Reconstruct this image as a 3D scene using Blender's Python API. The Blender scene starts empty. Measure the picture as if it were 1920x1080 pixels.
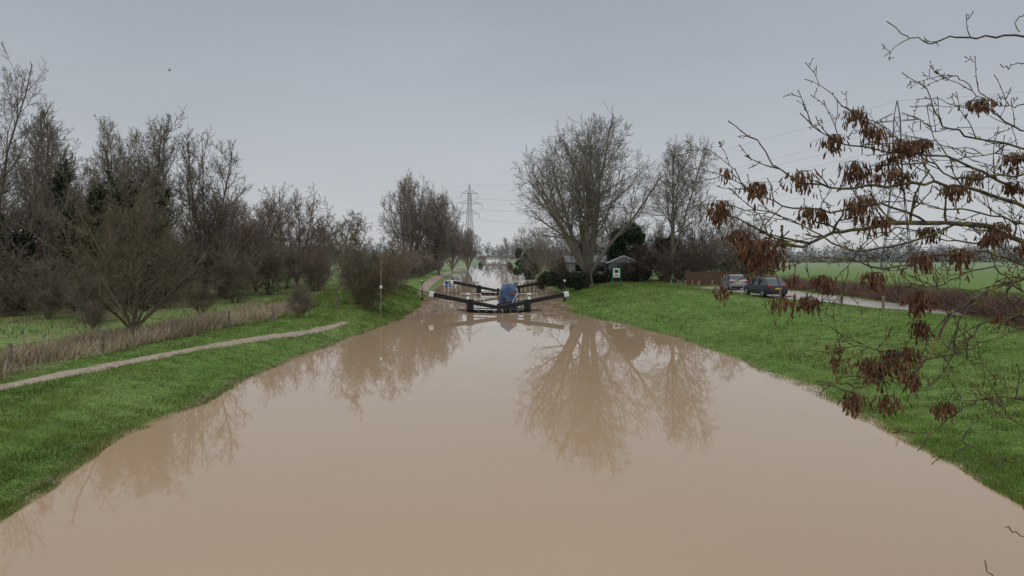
import bpy, math, random
import numpy as np
from math import radians, sin, cos, pi, sqrt
random.seed(7); np.random.seed(7)
scene = bpy.context.scene
H = 5.3
FPX = 1280.0
def at(u, v, d):
    return ((u-960)*d/FPX, d, H-(v-478)*d/FPX)

# ------------------------------------------------------------ materials
def mat(name, c1, c2=None, scale=3.0, rough=0.85, c3=None, detail=4, spec=0.3, bump=0.0, metallic=0.0):
    m = bpy.data.materials.new(name); m.use_nodes = True
    nt = m.node_tree; b = nt.nodes['Principled BSDF']
    b.inputs['Roughness'].default_value = rough
    b.inputs['Specular IOR Level'].default_value = spec
    b.inputs['Metallic'].default_value = metallic
    if c2 is None: c2 = tuple(x*0.7 for x in c1)
    tc = nt.nodes.new('ShaderNodeTexCoord')
    n = nt.nodes.new('ShaderNodeTexNoise'); n.inputs['Scale'].default_value = scale; n.inputs['Detail'].default_value = detail
    nt.links.new(tc.outputs['Object'], n.inputs['Vector'])
    r = nt.nodes.new('ShaderNodeValToRGB')
    r.color_ramp.elements[0].position = 0.35; r.color_ramp.elements[1].position = 0.65
    r.color_ramp.elements[0].color = (*c1, 1); r.color_ramp.elements[1].color = (*c2, 1)
    if c3:
        e = r.color_ramp.elements.new(0.5); e.color = (*c3, 1)
    nt.links.new(n.outputs['Fac'], r.inputs['Fac']); nt.links.new(r.outputs['Color'], b.inputs['Base Color'])
    if bump:
        bp = nt.nodes.new('ShaderNodeBump'); bp.inputs['Strength'].default_value = bump
        nt.links.new(n.outputs['Fac'], bp.inputs['Height']); nt.links.new(bp.outputs['Normal'], b.inputs['Normal'])
    return m
def attr_mat(name, attr='Col', rough=0.8, spec=0.25, noise_amt=0.0, scale=2.0, bump=0.0, transl=0.0):
    m = bpy.data.materials.new(name); m.use_nodes = True
    nt = m.node_tree; b = nt.nodes['Principled BSDF']
    b.inputs['Roughness'].default_value = rough
    b.inputs['Specular IOR Level'].default_value = spec
    a = nt.nodes.new('ShaderNodeAttribute'); a.attribute_name = attr
    out = a.outputs['Color']
    if noise_amt:
        tc = nt.nodes.new('ShaderNodeTexCoord')
        n1 = nt.nodes.new('ShaderNodeTexNoise'); n1.inputs['Scale'].default_value = scale; n1.inputs['Detail'].default_value = 8
        n1.inputs['Roughness'].default_value = 0.7
        nt.links.new(tc.outputs['Object'], n1.inputs['Vector'])
        mr = nt.nodes.new('ShaderNodeMapRange'); mr.inputs[1].default_value = .3; mr.inputs[2].default_value = .7
        mr.inputs[3].default_value = 1-noise_amt; mr.inputs[4].default_value = 1+noise_amt
        nt.links.new(n1.outputs['Fac'], mr.inputs[0])
        vm = nt.nodes.new('ShaderNodeVectorMath'); vm.operation = 'SCALE'
        nt.links.new(out, vm.inputs[0]); nt.links.new(mr.outputs[0], vm.inputs['Scale'])
        out = vm.outputs[0]
        if bump:
            bp = nt.nodes.new('ShaderNodeBump'); bp.inputs['Strength'].default_value = bump; bp.inputs['Distance'].default_value = .1
            nt.links.new(n1.outputs['Fac'], bp.inputs['Height']); nt.links.new(bp.outputs['Normal'], b.inputs['Normal'])
    nt.links.new(out, b.inputs['Base Color'])
    return m

M = {}
M['bark_near'] = mat('bark_near', (.10,.08,.05), (.18,.15,.095), 1.5)
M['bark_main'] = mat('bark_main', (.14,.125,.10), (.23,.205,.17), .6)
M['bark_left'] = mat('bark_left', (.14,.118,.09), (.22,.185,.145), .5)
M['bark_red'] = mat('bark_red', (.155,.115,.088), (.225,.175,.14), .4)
M['bark_mid_hazy'] = mat('bark_mid_hazy', (.18,.145,.125), (.25,.21,.18), .3)  # brown bark lightened to paint in mid-distance haze
M['bark_far_hazy'] = mat('bark_far_hazy', (.25,.24,.235), (.30,.29,.285), .3)  # pale grey base colour stands in for haze on distant trees
M['bark_dark'] = mat('bark_dark', (.08,.062,.048), (.14,.11,.085), .5)
M['bark_ash'] = mat('bark_ash', (.045,.035,.03), (.17,.16,.03), 14, c3=(.07,.055,.04), detail=6, bump=.4)
M['keys'] = mat('ash_keys', (.05,.025,.014), (.16,.078,.038), 30)
M['ivy'] = mat('ivy', (.014,.024,.010), (.035,.05,.02), 2)
M['laurel'] = mat('laurel', (.015,.045,.015), (.045,.095,.03), 1.2)
M['hedge_green'] = mat('hedge_green', (.02,.03,.015), (.05,.055,.03), 1.5)
M['conifer'] = mat('conifer', (.05,.07,.045), (.09,.11,.07), 1)
M['black'] = mat('black_paint', (.012,.012,.013), (.03,.03,.03), 6, rough=.5)
M['white'] = mat('white_paint', (.74,.74,.72), (.55,.55,.53), 5, rough=.5)
M['wood'] = mat('old_wood', (.13,.1,.075), (.24,.19,.15), 6)
M['blue'] = mat('blue_canvas', (.03,.055,.12), (.055,.09,.175), 2.5, rough=.8, bump=.8)
M['bluep'] = mat('blue_paint', (.02,.08,.25), (.03,.09,.28), 3, rough=.4)
M['redbrown'] = mat('redbrown', (.14,.06,.04), (.10,.045,.03), 3)
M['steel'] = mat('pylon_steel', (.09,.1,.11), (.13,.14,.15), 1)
M['steel_hazy'] = mat('pylon_steel_hazy', (.23,.245,.26), (.27,.285,.30), 1)  # far pylon: steel paled in its colour to imitate haze
M['wire'] = mat('wire', (.14,.15,.16), (.17,.18,.19), 1)
M['path'] = mat('path_gravel', (.27,.20,.155), (.19,.14,.105), 2.5, c3=(.32,.25,.20), detail=9, bump=.3)
M['road'] = mat('wet_road', (.20,.165,.145), (.33,.285,.26), .6, rough=.35, detail=8, spec=.6)
M['fence'] = mat('fence_brown', (.075,.04,.028), (.11,.06,.04), 3)
M['render'] = mat('white_render', (.42,.43,.42), (.52,.52,.5), .8)
M['roof'] = mat('roof_grey', (.2,.205,.21), (.28,.285,.29), 1.5)
M['glass'] = mat('dark_glass', (.02,.025,.03), (.03,.035,.04), 1, rough=.08, spec=.8)
M['carpaint'] = mat('car_paint_dark', (.025,.032,.042), (.03,.036,.048), 1, rough=.25, spec=.6)
M['carsilver'] = mat('car_paint_silver', (.20,.22,.25), (.23,.25,.28), 1, rough=.25, spec=.6)
M['tyre'] = mat('tyre', (.015,.015,.015), (.025,.025,.025), 4)
M['alloy'] = mat('alloy', (.4,.4,.42), (.3,.3,.32), 4, rough=.35, metallic=.6)
M['redlight'] = mat('red_light', (.4,.02,.015), (.3,.015,.01), 4, rough=.2)
M['plate'] = mat('yellow_plate', (.6,.45,.05), (.55,.42,.05), 4)
M['green_paint'] = mat('green_paint', (.03,.09,.06), (.035,.11,.07), 4)
M['brick'] = mat('bridge_brick', (.17,.13,.12), (.24,.2,.18), 1)
M['debris'] = mat('debris', (.12,.085,.055), (.30,.24,.18), 2)
M['hazy_mass'] = mat('hazy_mass', (.24,.235,.23), (.29,.285,.28), .05)  # treeline colour with distance haze mixed in
M['hazy_mass2'] = mat('hazy_mass2', (.33,.345,.36), (.36,.375,.39), .02)  # furthest treeline, painted paler and bluer for thicker haze
M['brush'] = mat('brush', (.115,.092,.068), (.20,.16,.12), .5)
M['hedge_brown'] = mat('hedge_brown', (.12,.07,.055), (.19,.125,.10), .5)

# ------------------------------------------------------------ mesh helpers
def np_mesh(name, V, F, mats, col=None, smooth=False, loc=(0,0,0), midx=None):
    """F: (n,k) int array, k constant"""
    V = np.asarray(V, dtype=np.float32); F = np.asarray(F, dtype=np.int32)
    me = bpy.data.meshes.new(name)
    me.vertices.add(len(V)); me.vertices.foreach_set('co', V.ravel())
    k = F.shape[1]
    me.loops.add(F.size); me.loops.foreach_set('vertex_index', F.ravel())
    me.polygons.add(len(F)); me.polygons.foreach_set('loop_start', np.arange(0, F.size, k, dtype=np.int32))
    try: me.polygons.foreach_set('loop_total', np.full(len(F), k, dtype=np.int32))
    except Exception: pass
    if smooth: me.polygons.foreach_set('use_smooth', np.ones(len(F), dtype=bool))
    if midx is not None: me.polygons.foreach_set('material_index', np.asarray(midx, dtype=np.int32))
    me.update(calc_edges=True); me.validate()
    if col is not None:
        a = me.color_attributes.new('Col', 'FLOAT_COLOR', 'POINT')
        c = np.ones((len(V), 4), dtype=np.float32); c[:, :3] = col
        a.data.foreach_set('color', c.ravel())
    for m in (mats if isinstance(mats, (list, tuple)) else [mats]): me.materials.append(m)
    ob = bpy.data.objects.new(name, me); ob.location = loc
    scene.collection.objects.link(ob)
    return ob

def tubes(polys, sides=3):
    lens = np.array([len(p[0]) for p in polys])
    P = np.array([q for p in polys for q in p[0]], dtype=np.float64)
    R = np.array([q for p in polys for q in p[1]], dtype=np.float64)
    start = np.concatenate([[0], np.cumsum(lens)[:-1]])
    pid = np.repeat(np.arange(len(polys)), lens)
    N = len(P)
    first = np.zeros(N, bool); first[start] = True
    last = np.zeros(N, bool); last[start+lens-1] = True
    idx = np.arange(N)
    a = np.where(first, idx, idx-1); b = np.where(last, idx, idx+1)
    T = P[b]-P[a]; T /= (np.linalg.norm(T, axis=1, keepdims=True)+1e-9)
    mean = P[start+lens-1]-P[start]; mean /= (np.linalg.norm(mean, axis=1, keepdims=True)+1e-9)
    ref = np.where((np.abs(mean[:, 2]) < .75)[:, None], np.array([[0, 0, 1.]]), np.array([[1., 0, 0]]))
    Rf = ref[pid]
    U = np.cross(T, Rf); U /= (np.linalg.norm(U, axis=1, keepdims=True)+1e-9)
    W = np.cross(T, U)
    ang = np.arange(sides)*2*pi/sides
    V = P[:, None, :]+R[:, None, None]*(np.cos(ang)[None, :, None]*U[:, None, :]+np.sin(ang)[None, :, None]*W[:, None, :])
    V = V.reshape(-1, 3)
    i0 = idx[~last]
    s = np.arange(sides); s2 = (s+1) % sides
    F = np.stack([i0[:, None]*sides+s, i0[:, None]*sides+s2, (i0[:, None]+1)*sides+s2, (i0[:, None]+1)*sides+s], axis=2).reshape(-1, 4)
    return V, F

def join_tubes(name, polys_sides, mats, loc=(0,0,0)):
    Vs, Fs, mi, o = [], [], [], 0
    for polys, sides, m in polys_sides:
        if not polys: continue
        v, f = tubes(polys, sides)
        Vs.append(v); Fs.append(f+o); mi.append(np.full(len(f), m)); o += len(v)
    return np_mesh(name, np.concatenate(Vs), np.concatenate(Fs), mats, loc=loc, midx=np.concatenate(mi), smooth=True)

class MB:
    def __init__(s): s.v = []; s.f = []; s.m = []; s.mats = []
    def mi(s, m):
        if m not in s.mats: s.mats.append(m)
        return s.mats.index(m)
    def add(s, vs, fs, m):
        o = len(s.v); s.v += [tuple(v) for v in vs]; k = s.mi(m)
        for f in fs: s.f.append([o+i for i in f]); s.m.append(k)
    def box(s, c, size, m, rz=0.0):
        vs = []
        for dx in (-.5, .5):
            for dy in (-.5, .5):
                for dz in (-.5, .5):
                    x, y = dx*size[0], dy*size[1]
                    vs.append((c[0]+x*cos(rz)-y*sin(rz), c[1]+x*sin(rz)+y*cos(rz), c[2]+dz*size[2]))
        s.add(vs, [(0,1,3,2),(4,6,7,5),(0,4,5,1),(2,3,7,6),(0,2,6,4),(1,5,7,3)], m)
    def beam(s, p0, p1, w0, h0, m, w1=None, h1=None):
        w1 = w0 if w1 is None else w1; h1 = h0 if h1 is None else h1
        p0 = np.array(p0, float); p1 = np.array(p1, float); t = p1-p0; t /= np.linalg.norm(t)
        up = np.array([0, 0, 1.]) if abs(t[2]) < .95 else np.array([0, 1., 0])
        u = np.cross(t, up); u /= np.linalg.norm(u); w = np.cross(u, t)
        vs = []
        for p, a, b in ((p0, w0, h0), (p1, w1, h1)):
            for i, j in ((-.5,-.5),(.5,-.5),(.5,.5),(-.5,.5)): vs.append(p+u*a*i+w*b*j)
        s.add(vs, [(0,1,2,3),(7,6,5,4),(0,4,5,1),(1,5,6,2),(2,6,7,3),(3,7,4,0)], m)
    def cyl(s, p0, p1, r0, m, r1=None, n=10):
        r1 = r0 if r1 is None else r1
        p0 = np.array(p0, float); p1 = np.array(p1, float); t = p1-p0; t /= np.linalg.norm(t)
        up = np.array([0, 0, 1.]) if abs(t[2]) < .9 else np.array([1., 0, 0])
        u = np.cross(t, up); u /= np.linalg.norm(u); w = np.cross(u, t)
        vs = []
        for p, r in ((p0, r0), (p1, r1)):
            for i in range(n):
                a = 2*pi*i/n; vs.append(p+r*(cos(a)*u+sin(a)*w))
        fs = [(i, (i+1) % n, n+(i+1) % n, n+i) for i in range(n)]+[tuple(range(n))[::-1], tuple(range(n, 2*n))]
        s.add(vs, fs, m)
    def make(s, name, loc=(0,0,0), rz=0, bevel=0):
        me = bpy.data.meshes.new(name); me.from_pydata(s.v, [], s.f)
        for m in s.mats: me.materials.append(M[m])
        me.polygons.foreach_set('material_index', s.m); me.update()
        ob = bpy.data.objects.new(name, me); ob.location = loc; ob.rotation_euler = (0, 0, rz)
        scene.collection.objects.link(ob)
        if bevel:
            b = ob.modifiers.new('bevel', 'BEVEL'); b.width = bevel; b.segments = 2; b.limit_method = 'ANGLE'
        return ob

# ------------------------------------------------------------ terrain
LT = np.array([(-40,-8),(8,-9.3),(13.8,-10.3),(16,-10.8),(18.7,-11.4),(25,-11.2),(30,-11.4),(33,-11.3),(43,-10.5),(51.4,-9.6),(56,-9.3),(70,-9.6),(83,-11),(130,-13),(183,-15.7),(400,-20),(700,-29),(3000,-29)])
RT = np.array([(-40,7),(8,7.2),(11.3,9.4),(14.4,11.0),(18.2,11.3),(23.2,11.6),(33.6,11.5),(43,10.8),(51.4,8.8),(61.7,5.5),(74,6.0),(101,6.3),(161,3.8),(400,-1.5),(700,-12),(3000,-12)])
_rs = np.random.RandomState(3)
_w = [(_rs.randn(2), _rs.rand()*6.28) for _ in range(24)]
def wav(x, y, wl):
    s = 0
    for (k, ph) in _w[:10]:
        s = s+np.sin((k[0]*x+k[1]*y)*6.28/wl*0.6+ph)
    return s/4.0
def lx(y): return np.interp(y, LT[:, 0], LT[:, 1])+.08*np.sin(np.asarray(y)*.83)+.05*np.sin(np.asarray(y)*2.1+1)
def rx(y): return np.interp(y, RT[:, 0], RT[:, 1])+.08*np.sin(np.asarray(y)*.71+2)+.05*np.sin(np.asarray(y)*1.9)
def ss(t): t = np.clip(t, 0, 1); return t*t*(3-2*t)
def bank(t): t = np.clip(t, 0, 1); return .55*t*t*(3-2*t)+.45*t
def hgt(x, y):
    x = np.asarray(x, float); y = np.asarray(y, float)
    L = lx(y); R = rx(y)
    dl = L-x; dr = x-R
    n = wav(x, y, 2.3)*.02+wav(x+50, y, 7)*.05+wav(x, y+9, 1.1)*.008
    lock = ss((y-52)/12)*(1-ss((y-150)/60))
    zl = (.72+.35*lock)*bank(dl/3.6)-(.42+.3*lock)*ss((dl-6.5)/8)
    A = 1.85-.35*ss((y-60)/30)-.3*ss((y-120)/60)
    Ln = 12-4*ss((y-60)/20)
    zr = A*bank(dr/Ln)
    zw = -.9*bank(np.minimum(-dl, -dr)/4)
    z = np.where(dl > 0, zl, np.where(dr > 0, zr, zw))+n*np.clip(np.maximum(dl, dr)*.6+.5, 0.2, 1)
    z = z+ss((y-900)/1500)*2
    return z
def axis(lo, dense_lo, dense_hi, hi, step, g=1.06):
    a = list(np.arange(dense_lo, dense_hi+1e-6, step))
    s = step; v = dense_hi
    up = []
    while v < hi: s *= g; v += s; up.append(v)
    s = step; v = dense_lo; dn = []
    while v > lo: s *= g; v -= s; dn.append(v)
    return np.array(dn[::-1]+a+up)
gx = axis(-3000, -24, 30, 3000, .4); gy = axis(-40, 6, 75, 4000, .4, 1.045)
X, Y = np.meshgrid(gx, gy)
Z = hgt(X, Y)
V = np.stack([X, Y, Z], -1).reshape(-1, 3)
ny, nx = X.shape
ii = (np.arange(ny-1)[:, None]*nx+np.arange(nx-1)[None, :]).ravel()
F = np.stack([ii, ii+1, ii+nx+1, ii+nx], 1)
x, y, z = V.T
dl = lx(y)-x; dr = x-rx(y)
g = np.array([.08, .15, .026]); g2 = np.array([.12, .175, .045]); dead = np.array([.22, .17, .11]); mud = np.array([.16, .12, .08]); haze = np.array([.17, .22, .12])
t = np.clip(wav(x, y, 9)*.5+.5, 0, 1)[:, None]
C = g*(1-t)+g2*t
def mix(C, c, f): f = np.clip(f, 0, 1)[:, None]; return C*(1-f)+c*f
f = ss((dl-7.0)/1.5)*(1-ss((dl-13)/3))*(1-ss((y-54)/8))
C = mix(C, dead, f*.6)
f2 = (wav(x, y, 5) > .55)*ss((dl-9)/3)*.35
C = mix(C, dead, f2)
C = mix(C, np.array([.13,.10,.065]), ss((dl-14)/8)*ss((y-52)/6)*(1-ss((y-80)/10))*ss((dl-18)/6)*.7)
C = mix(C, mud, (1-ss(np.maximum(dl, dr)/.35)))
C = mix(C, haze, ss((np.abs(y)-90)/200)*.9)  # distance haze painted into the ground colour
C = mix(C, np.array([.26,.29,.25]), ss((y-400)/900)*.9)  # greyer haze tint baked into the ground towards the horizon
C = mix(C, np.array([.07,.055,.035]), ss((x-9)/3)*ss((y-88)/4)*(1-ss((y-105)/5))*(1-ss((x-26)/3))*.8)
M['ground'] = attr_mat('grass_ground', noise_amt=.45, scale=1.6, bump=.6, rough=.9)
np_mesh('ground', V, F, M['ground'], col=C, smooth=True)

def ribbon(name, cl, wid, m, lift, nlat=7, step=.4, edge=.12):
    cl = np.array(cl, float)
    seg = np.linalg.norm(np.diff(cl, axis=0), axis=1); s = np.concatenate([[0], np.cumsum(seg)])
    q = np.arange(0, s[-1], step)
    cx = np.interp(q, s, cl[:, 0]); cy = np.interp(q, s, cl[:, 1])
    k = np.ones(9)/9
    cxs = np.convolve(np.pad(cx, 4, 'edge'), k, 'valid'); cys = np.convolve(np.pad(cy, 4, 'edge'), k, 'valid')
    tx = np.gradient(cxs); ty = np.gradient(cys); n = np.hypot(tx, ty); nx_, ny_ = -ty/n, tx/n
    w = np.interp(q, np.linspace(0, s[-1], len(wid)), wid)
    lat = np.linspace(-1, 1, nlat)
    w1 = w/2*(1+edge*np.sin(q*1.7)+edge*np.sin(q*4.1+1)); w2 = w/2*(1+edge*np.sin(q*1.3+2)+edge*np.sin(q*3.7))
    off = np.where(lat[None, :] < 0, lat[None, :]*w1[:, None], lat[None, :]*w2[:, None])
    XX = cxs[:, None]+nx_[:, None]*off; YY = cys[:, None]+ny_[:, None]*off
    ZZ = hgt(XX, YY)+lift*(1-np.abs(lat[None, :])**4*1.4)
    V = np.stack([XX, YY, ZZ], -1).reshape(-1, 3)
    i = (np.arange(len(q)-1)[:, None]*nlat+np.arange(nlat-1)[None, :]).ravel()
    F = np.stack([i, i+1, i+nlat+1, i+nlat], 1)
    return np_mesh(name, V, F, m, smooth=True)
PATH = [(-20.5,8),(-19.2,18),(-17.9,23.8),(-17,26.8),(-16,31),(-14.6,36.3),(-13.2,41.3),(-12.3,46),(-11.9,49.5)]
ribbon('towpath', PATH, [1.25,1.25,1.2,1.1,.9,.5], M['path'], .045)
ribbon('towpath', [(-11.2,84),(-13.3,105),(-15.2,135),(-17.6,185),(-21.5,330)], [1.4]*4, M['path'], .06)
ROAD = [(28.2,37.5),(26.4,44),(25.0,50),(24.0,57),(23.6,64),(22.8,76)]
ribbon('road', ROAD, [4.5,4.6,5,6,7.5,6], M['road'], .06, nlat=16, edge=.03)

# water
wm = bpy.data.materials.new('muddy_water'); wm.use_nodes = True
nt = wm.node_tree; b = nt.nodes['Principled BSDF']
b.inputs['IOR'].default_value = 1.5; b.inputs['Roughness'].default_value = .01
tc = nt.nodes.new('ShaderNodeTexCoord')
n0 = nt.nodes.new('ShaderNodeTexNoise'); n0.inputs['Scale'].default_value = .12; n0.inputs['Detail'].default_value = 3
nt.links.new(tc.outputs['Object'], n0.inputs['Vector'])
cr = nt.nodes.new('ShaderNodeValToRGB'); cr.color_ramp.elements[0].color = (.355,.25,.158,1); cr.color_ramp.elements[1].color = (.385,.275,.177,1)
nt.links.new(n0.outputs['Fac'], cr.inputs['Fac']); nt.links.new(cr.outputs['Color'], b.inputs['Base Color'])
mp = nt.nodes.new('ShaderNodeMapping'); mp.inputs['Scale'].default_value = (1, .6, 1)
nt.links.new(tc.outputs['Object'], mp.inputs['Vector'])
n1 = nt.nodes.new('ShaderNodeTexNoise'); n1.inputs['Scale'].default_value = 5; n1.inputs['Detail'].default_value = 3
nt.links.new(mp.outputs['Vector'], n1.inputs['Vector'])
bp = nt.nodes.new('ShaderNodeBump'); bp.inputs['Strength'].default_value = .03; bp.inputs['Distance'].default_value = .012
nt.links.new(n1.outputs['Fac'], bp.inputs['Height']); nt.links.new(bp.outputs['Normal'], b.inputs['Normal'])
np_mesh('canal_water', [(-34,-40,0),(40,-40,0),(40,690,0),(-34,690,0)], [(0,1,2,3)], wm)

# ------------------------------------------------------------ grass blades
def tri_blades(name, x, y, hh, ww, cols, m, lean=.5, z0=None):
    n = len(x); z = hgt(x, y) if z0 is None else z0
    a = np.random.rand(n)*2*pi; l = np.random.rand(n)*lean; la = np.random.rand(n)*2*pi
    dx = np.cos(a)*ww/2; dy = np.sin(a)*ww/2
    V = np.empty((n, 3, 3))
    V[:, 0] = np.stack([x-dx, y-dy, z-.01], 1); V[:, 1] = np.stack([x+dx, y+dy, z-.01], 1)
    V[:, 2] = np.stack([x+np.cos(la)*l*hh, y+np.sin(la)*l*hh, z+hh], 1)
    F = np.arange(n*3).reshape(n, 3)
    return np_mesh(name, V.reshape(-1, 3), F, m, col=np.repeat(cols, 3, axis=0))
M['blade'] = attr_mat('grass_blades', rough=.6, spec=.2)
def path_dist(x, y, PT=PATH):
    P = np.array(PT); d = np.full(len(x), 1e9)
    for i in range(len(P)-1):
        a, b = P[i], P[i+1]; ab = b-a
        t = np.clip(((x-a[0])*ab[0]+(y-a[1])*ab[1])/(ab@ab), 0, 1)
        d = np.minimum(d, np.hypot(x-a[0]-t*ab[0], y-a[1]-t*ab[1]))
    return d
def scatter_grass(N, side):
    y = 10+85*np.random.rand(N)**1.7
    if side > 0: x = rx(y)-.25+np.random.rand(N)**1.1*(.78*y+1.5-rx(y)+.15).clip(.5, 40)
    else: x = lx(y)+.25-np.random.rand(N)**1.1*(.78*y+1.5+lx(y)+.15).clip(.5, 16)
    z = hgt(x, y); keep = z > -.05
    if side < 0: keep &= path_dist(x, y) > np.interp(y, [0,40,50], [.62,.52,.2])+.12*np.random.randn(N)
    if side > 0: keep &= path_dist(x, y, ROAD) > 3.0+.15*np.random.randn(N)
    return x[keep], y[keep]
for side, N in ((1, 260000), (-1, 220000)):
    x, y = scatter_grass(N, side); n = len(x)
    sc = np.interp(y, [10, 40, 95], [1, 1.7, 3])
    hh = (.03+.055*np.random.rand(n))*sc*(1+.7*np.clip(wav(x, y, 1.2), -.6, 1.5)); ww = (.010+.008*np.random.rand(n))*sc
    t = np.random.rand(n, 1); pt = np.clip(wav(x, y, 3.1)*.6+.5, 0, 1)[:, None]; pt2 = np.clip(wav(x+30, y, 8)*.6+.5, 0, 1)[:, None]
    c = np.array([.05,.12,.015])*(1-t)+np.array([.15,.23,.042])*t
    c = c*(.62+.5*pt)
    c = c*(1-pt2*.5)+c*np.array([1.6,1.1,1.2])*pt2*.5
    dm = (np.random.rand(n) < .07)[:, None]
    c = np.where(dm, np.array([.3,.26,.13]), c)
    tri_blades('grass', x, y, hh, ww, c, M['blade'])
N = 60000
y = 14+46*np.random.rand(N)**.9
x = lx(y)-7.5-np.random.rand(N)**1.2*6.5
cl_ = wav(x, y, 5)
k = (path_dist(x, y) > 1.0+.7*np.random.rand(N)) & (cl_+np.random.randn(N)*.35 > -.15)
x, y, cl_ = x[k], y[k], cl_[k]; n = len(x)
hh = (.25+.6*np.random.rand(n)**1.5)*(1+.5*wav(x, y, 2.2).clip(-1, 1)); ww = .02+.025*np.random.rand(n)
t = np.clip(np.random.rand(n, 1)*.8+.3*wav(x, y, 4)[:, None], 0, 1)
tri_blades('reed_bed', x, y, hh, ww, np.array([.19,.14,.09])*(1-t)+np.array([.47,.40,.27])*t, M['blade'], lean=1.2)
N = 60000
y = 40+90*np.random.rand(N); x = lx(y)-9-np.random.rand(N)*55
k = wav(x, y, 5)+.4*np.random.randn(N) > .45; x, y = x[k], y[k]; n = len(x); t = np.random.rand(n, 1)
tri_blades('field_tussocks', x, y, .15+.3*np.random.rand(n), .05+.05*np.random.rand(n), np.array([.12,.15,.05])*(1-t)+np.array([.34,.29,.17])*t, M['blade'], lean=.9)

# ------------------------------------------------------------ trees
def norm(a):
    l = sqrt(a[0]*a[0]+a[1]*a[1]+a[2]*a[2])+1e-9; return (a[0]/l, a[1]/l, a[2]/l)
def perp_rot(d, ang, az):
    r = (0, 0, 1) if abs(d[2]) < .9 else (1, 0, 0)
    u = norm((d[1]*r[2]-d[2]*r[1], d[2]*r[0]-d[0]*r[2], d[0]*r[1]-d[1]*r[0]))
    w = (d[1]*u[2]-d[2]*u[1], d[2]*u[0]-d[0]*u[2], d[0]*u[1]-d[1]*u[0])
    c, s = cos(ang), sin(ang); ca, sa = cos(az), sin(az)
    return norm(tuple(d[i]*c+s*(ca*u[i]+sa*w[i]) for i in range(3)))
def gen(seed, h, w, r0, rmin, stems=5, fork=.1, sang=(6, 36), K=(11,8,6,4), LR=(.42,.5,.5,.5), ang=(40,38,38,40), wig=.07, trop=.05, zc=.56, lean=(0,0), ragged=.12, skew=(0,0), t0=.2, lobes=.8):
    """crown-filling tree: branches stop at an ellipsoidal crown limit with ragged slack"""
    rng = random.Random(seed); nl = len(K)+1; out = [[] for _ in range(nl+1)]
    rz_top = h*(1-zc); rz_bot = h*zc
    lob = [(rng.random()*6.28, rng.uniform(.05, .16), rng.choice([2,3,5])) for _ in range(4)]
    def env(p, slack):
        x = p[0]-skew[0]*p[2]/h; y = p[1]-skew[1]*p[2]/h; z = p[2]-zc*h
        a = math.atan2(y, x); k = 1+sum(m*sin(f*a+ph+z/h*4) for ph, m, f in lob)*lobes
        r = (x*x+y*y)/((w/2*k)**2); zz = (z/(rz_top*k if z > 0 else rz_bot*1.05))**2
        return r+zz < slack*slack
    def br(p, d, L, r, lvl):
        n = max(3, 7-lvl); st = L/n; wg = wig*(1+.45*lvl); pts = [p]; dirs = [d]
        slack = 1+rng.gauss(-.04, ragged)
        for i in range(n):
            d = norm((d[0]+rng.gauss(0, wg), d[1]+rng.gauss(0, wg), d[2]+rng.gauss(0, wg)+trop))
            q = (p[0]+d[0]*st, p[1]+d[1]*st, p[2]+d[2]*st)
            if i > 0 and not env(q, slack): break
            p = q; pts.append(p); dirs.append(d)
        m = len(pts)-1
        if m < 1: return
        rad = [max(r*(1-.75*i/n), rmin) for i in range(m+1)]
        if m < n: rad = [max(a*(1-.5*i/m), rmin) for i, a in enumerate(rad)]
        out[min(lvl+1, nl)].append((pts, rad))
        if lvl >= len(K): return
        k = max(1, int(round(K[lvl]*(m/n)+rng.random()*.6))); az = rng.random()*6.28
        tt0 = t0 if lvl == 0 else .12
        for j in range(k):
            t = tt0+(1-tt0)*(j+rng.random()*.8)/k; f = min(t, .999)*m; i = int(f); u = f-i
            q = tuple(pts[i][a]*(1-u)+pts[i+1][a]*u for a in range(3)); rr = rad[i]*(1-u)+rad[i+1]*u
            az += 2.4+rng.gauss(0, .35)
            br(q, perp_rot(dirs[i], radians(ang[lvl]*(1.2-.45*t)+rng.gauss(0, 8)), az), L*LR[lvl]*(1-.35*t)*rng.uniform(.7, 1.3), rr*.55, lvl+1)
    d = norm((lean[0], lean[1], 1)); fl = fork*h
    top = (d[0]*fl, d[1]*fl, d[2]*fl)
    if fork > 0:
        out[0].append(([(0,0,-.3), (0,0,.0), (top[0]*.5,top[1]*.5,top[2]*.5), top], [r0*1.35, r0*1.15, r0*.95, r0*.85]))
    az = rng.random()*6.28
    for i in range(stems):
        az += 2.4+rng.gauss(0, .3); a = radians(sang[0]+(sang[1]-sang[0])*((i+.5)/stems)**.8+rng.gauss(0, 3))
        dd = norm((cos(az)*sin(a)+lean[0], sin(az)*sin(a)+lean[1], cos(a)))
        p = top if fork > 0 else (cos(az)*w*.04*rng.random(), sin(az)*w*.04*rng.random(), -.1)
        p = (p[0], p[1], p[2]-rng.random()*fl*.35)
        br(p, dd, (h-fl)*rng.uniform(.85, 1.08)/max(cos(a), .55)*.95, r0*(.62 if stems > 2 else .85)*rng.uniform(.7, 1.1), 0)
    return out
def place(name, levels, m, loc, sides=(8,7,5,3,3,3), rot=0):
    ps = [(l, sides[i], 0) for i, l in enumerate(levels)]
    ob = join_tubes(name, ps, [m], loc=loc)
    ob.rotation_euler = (0, 0, rot)
    return ob
def inst(src, name, x, y, s=1, rz=0, sz=None):
    ob = bpy.data.objects.new(name, src.data); ob.location = (x, y, float(hgt(x, y))-.1)
    ob.scale = (s, s, sz or s); ob.rotation_euler = (0, 0, rz); scene.collection.objects.link(ob)
    return ob
def gz(x, y): return (x, y, float(hgt(x, y))-.1)

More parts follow.
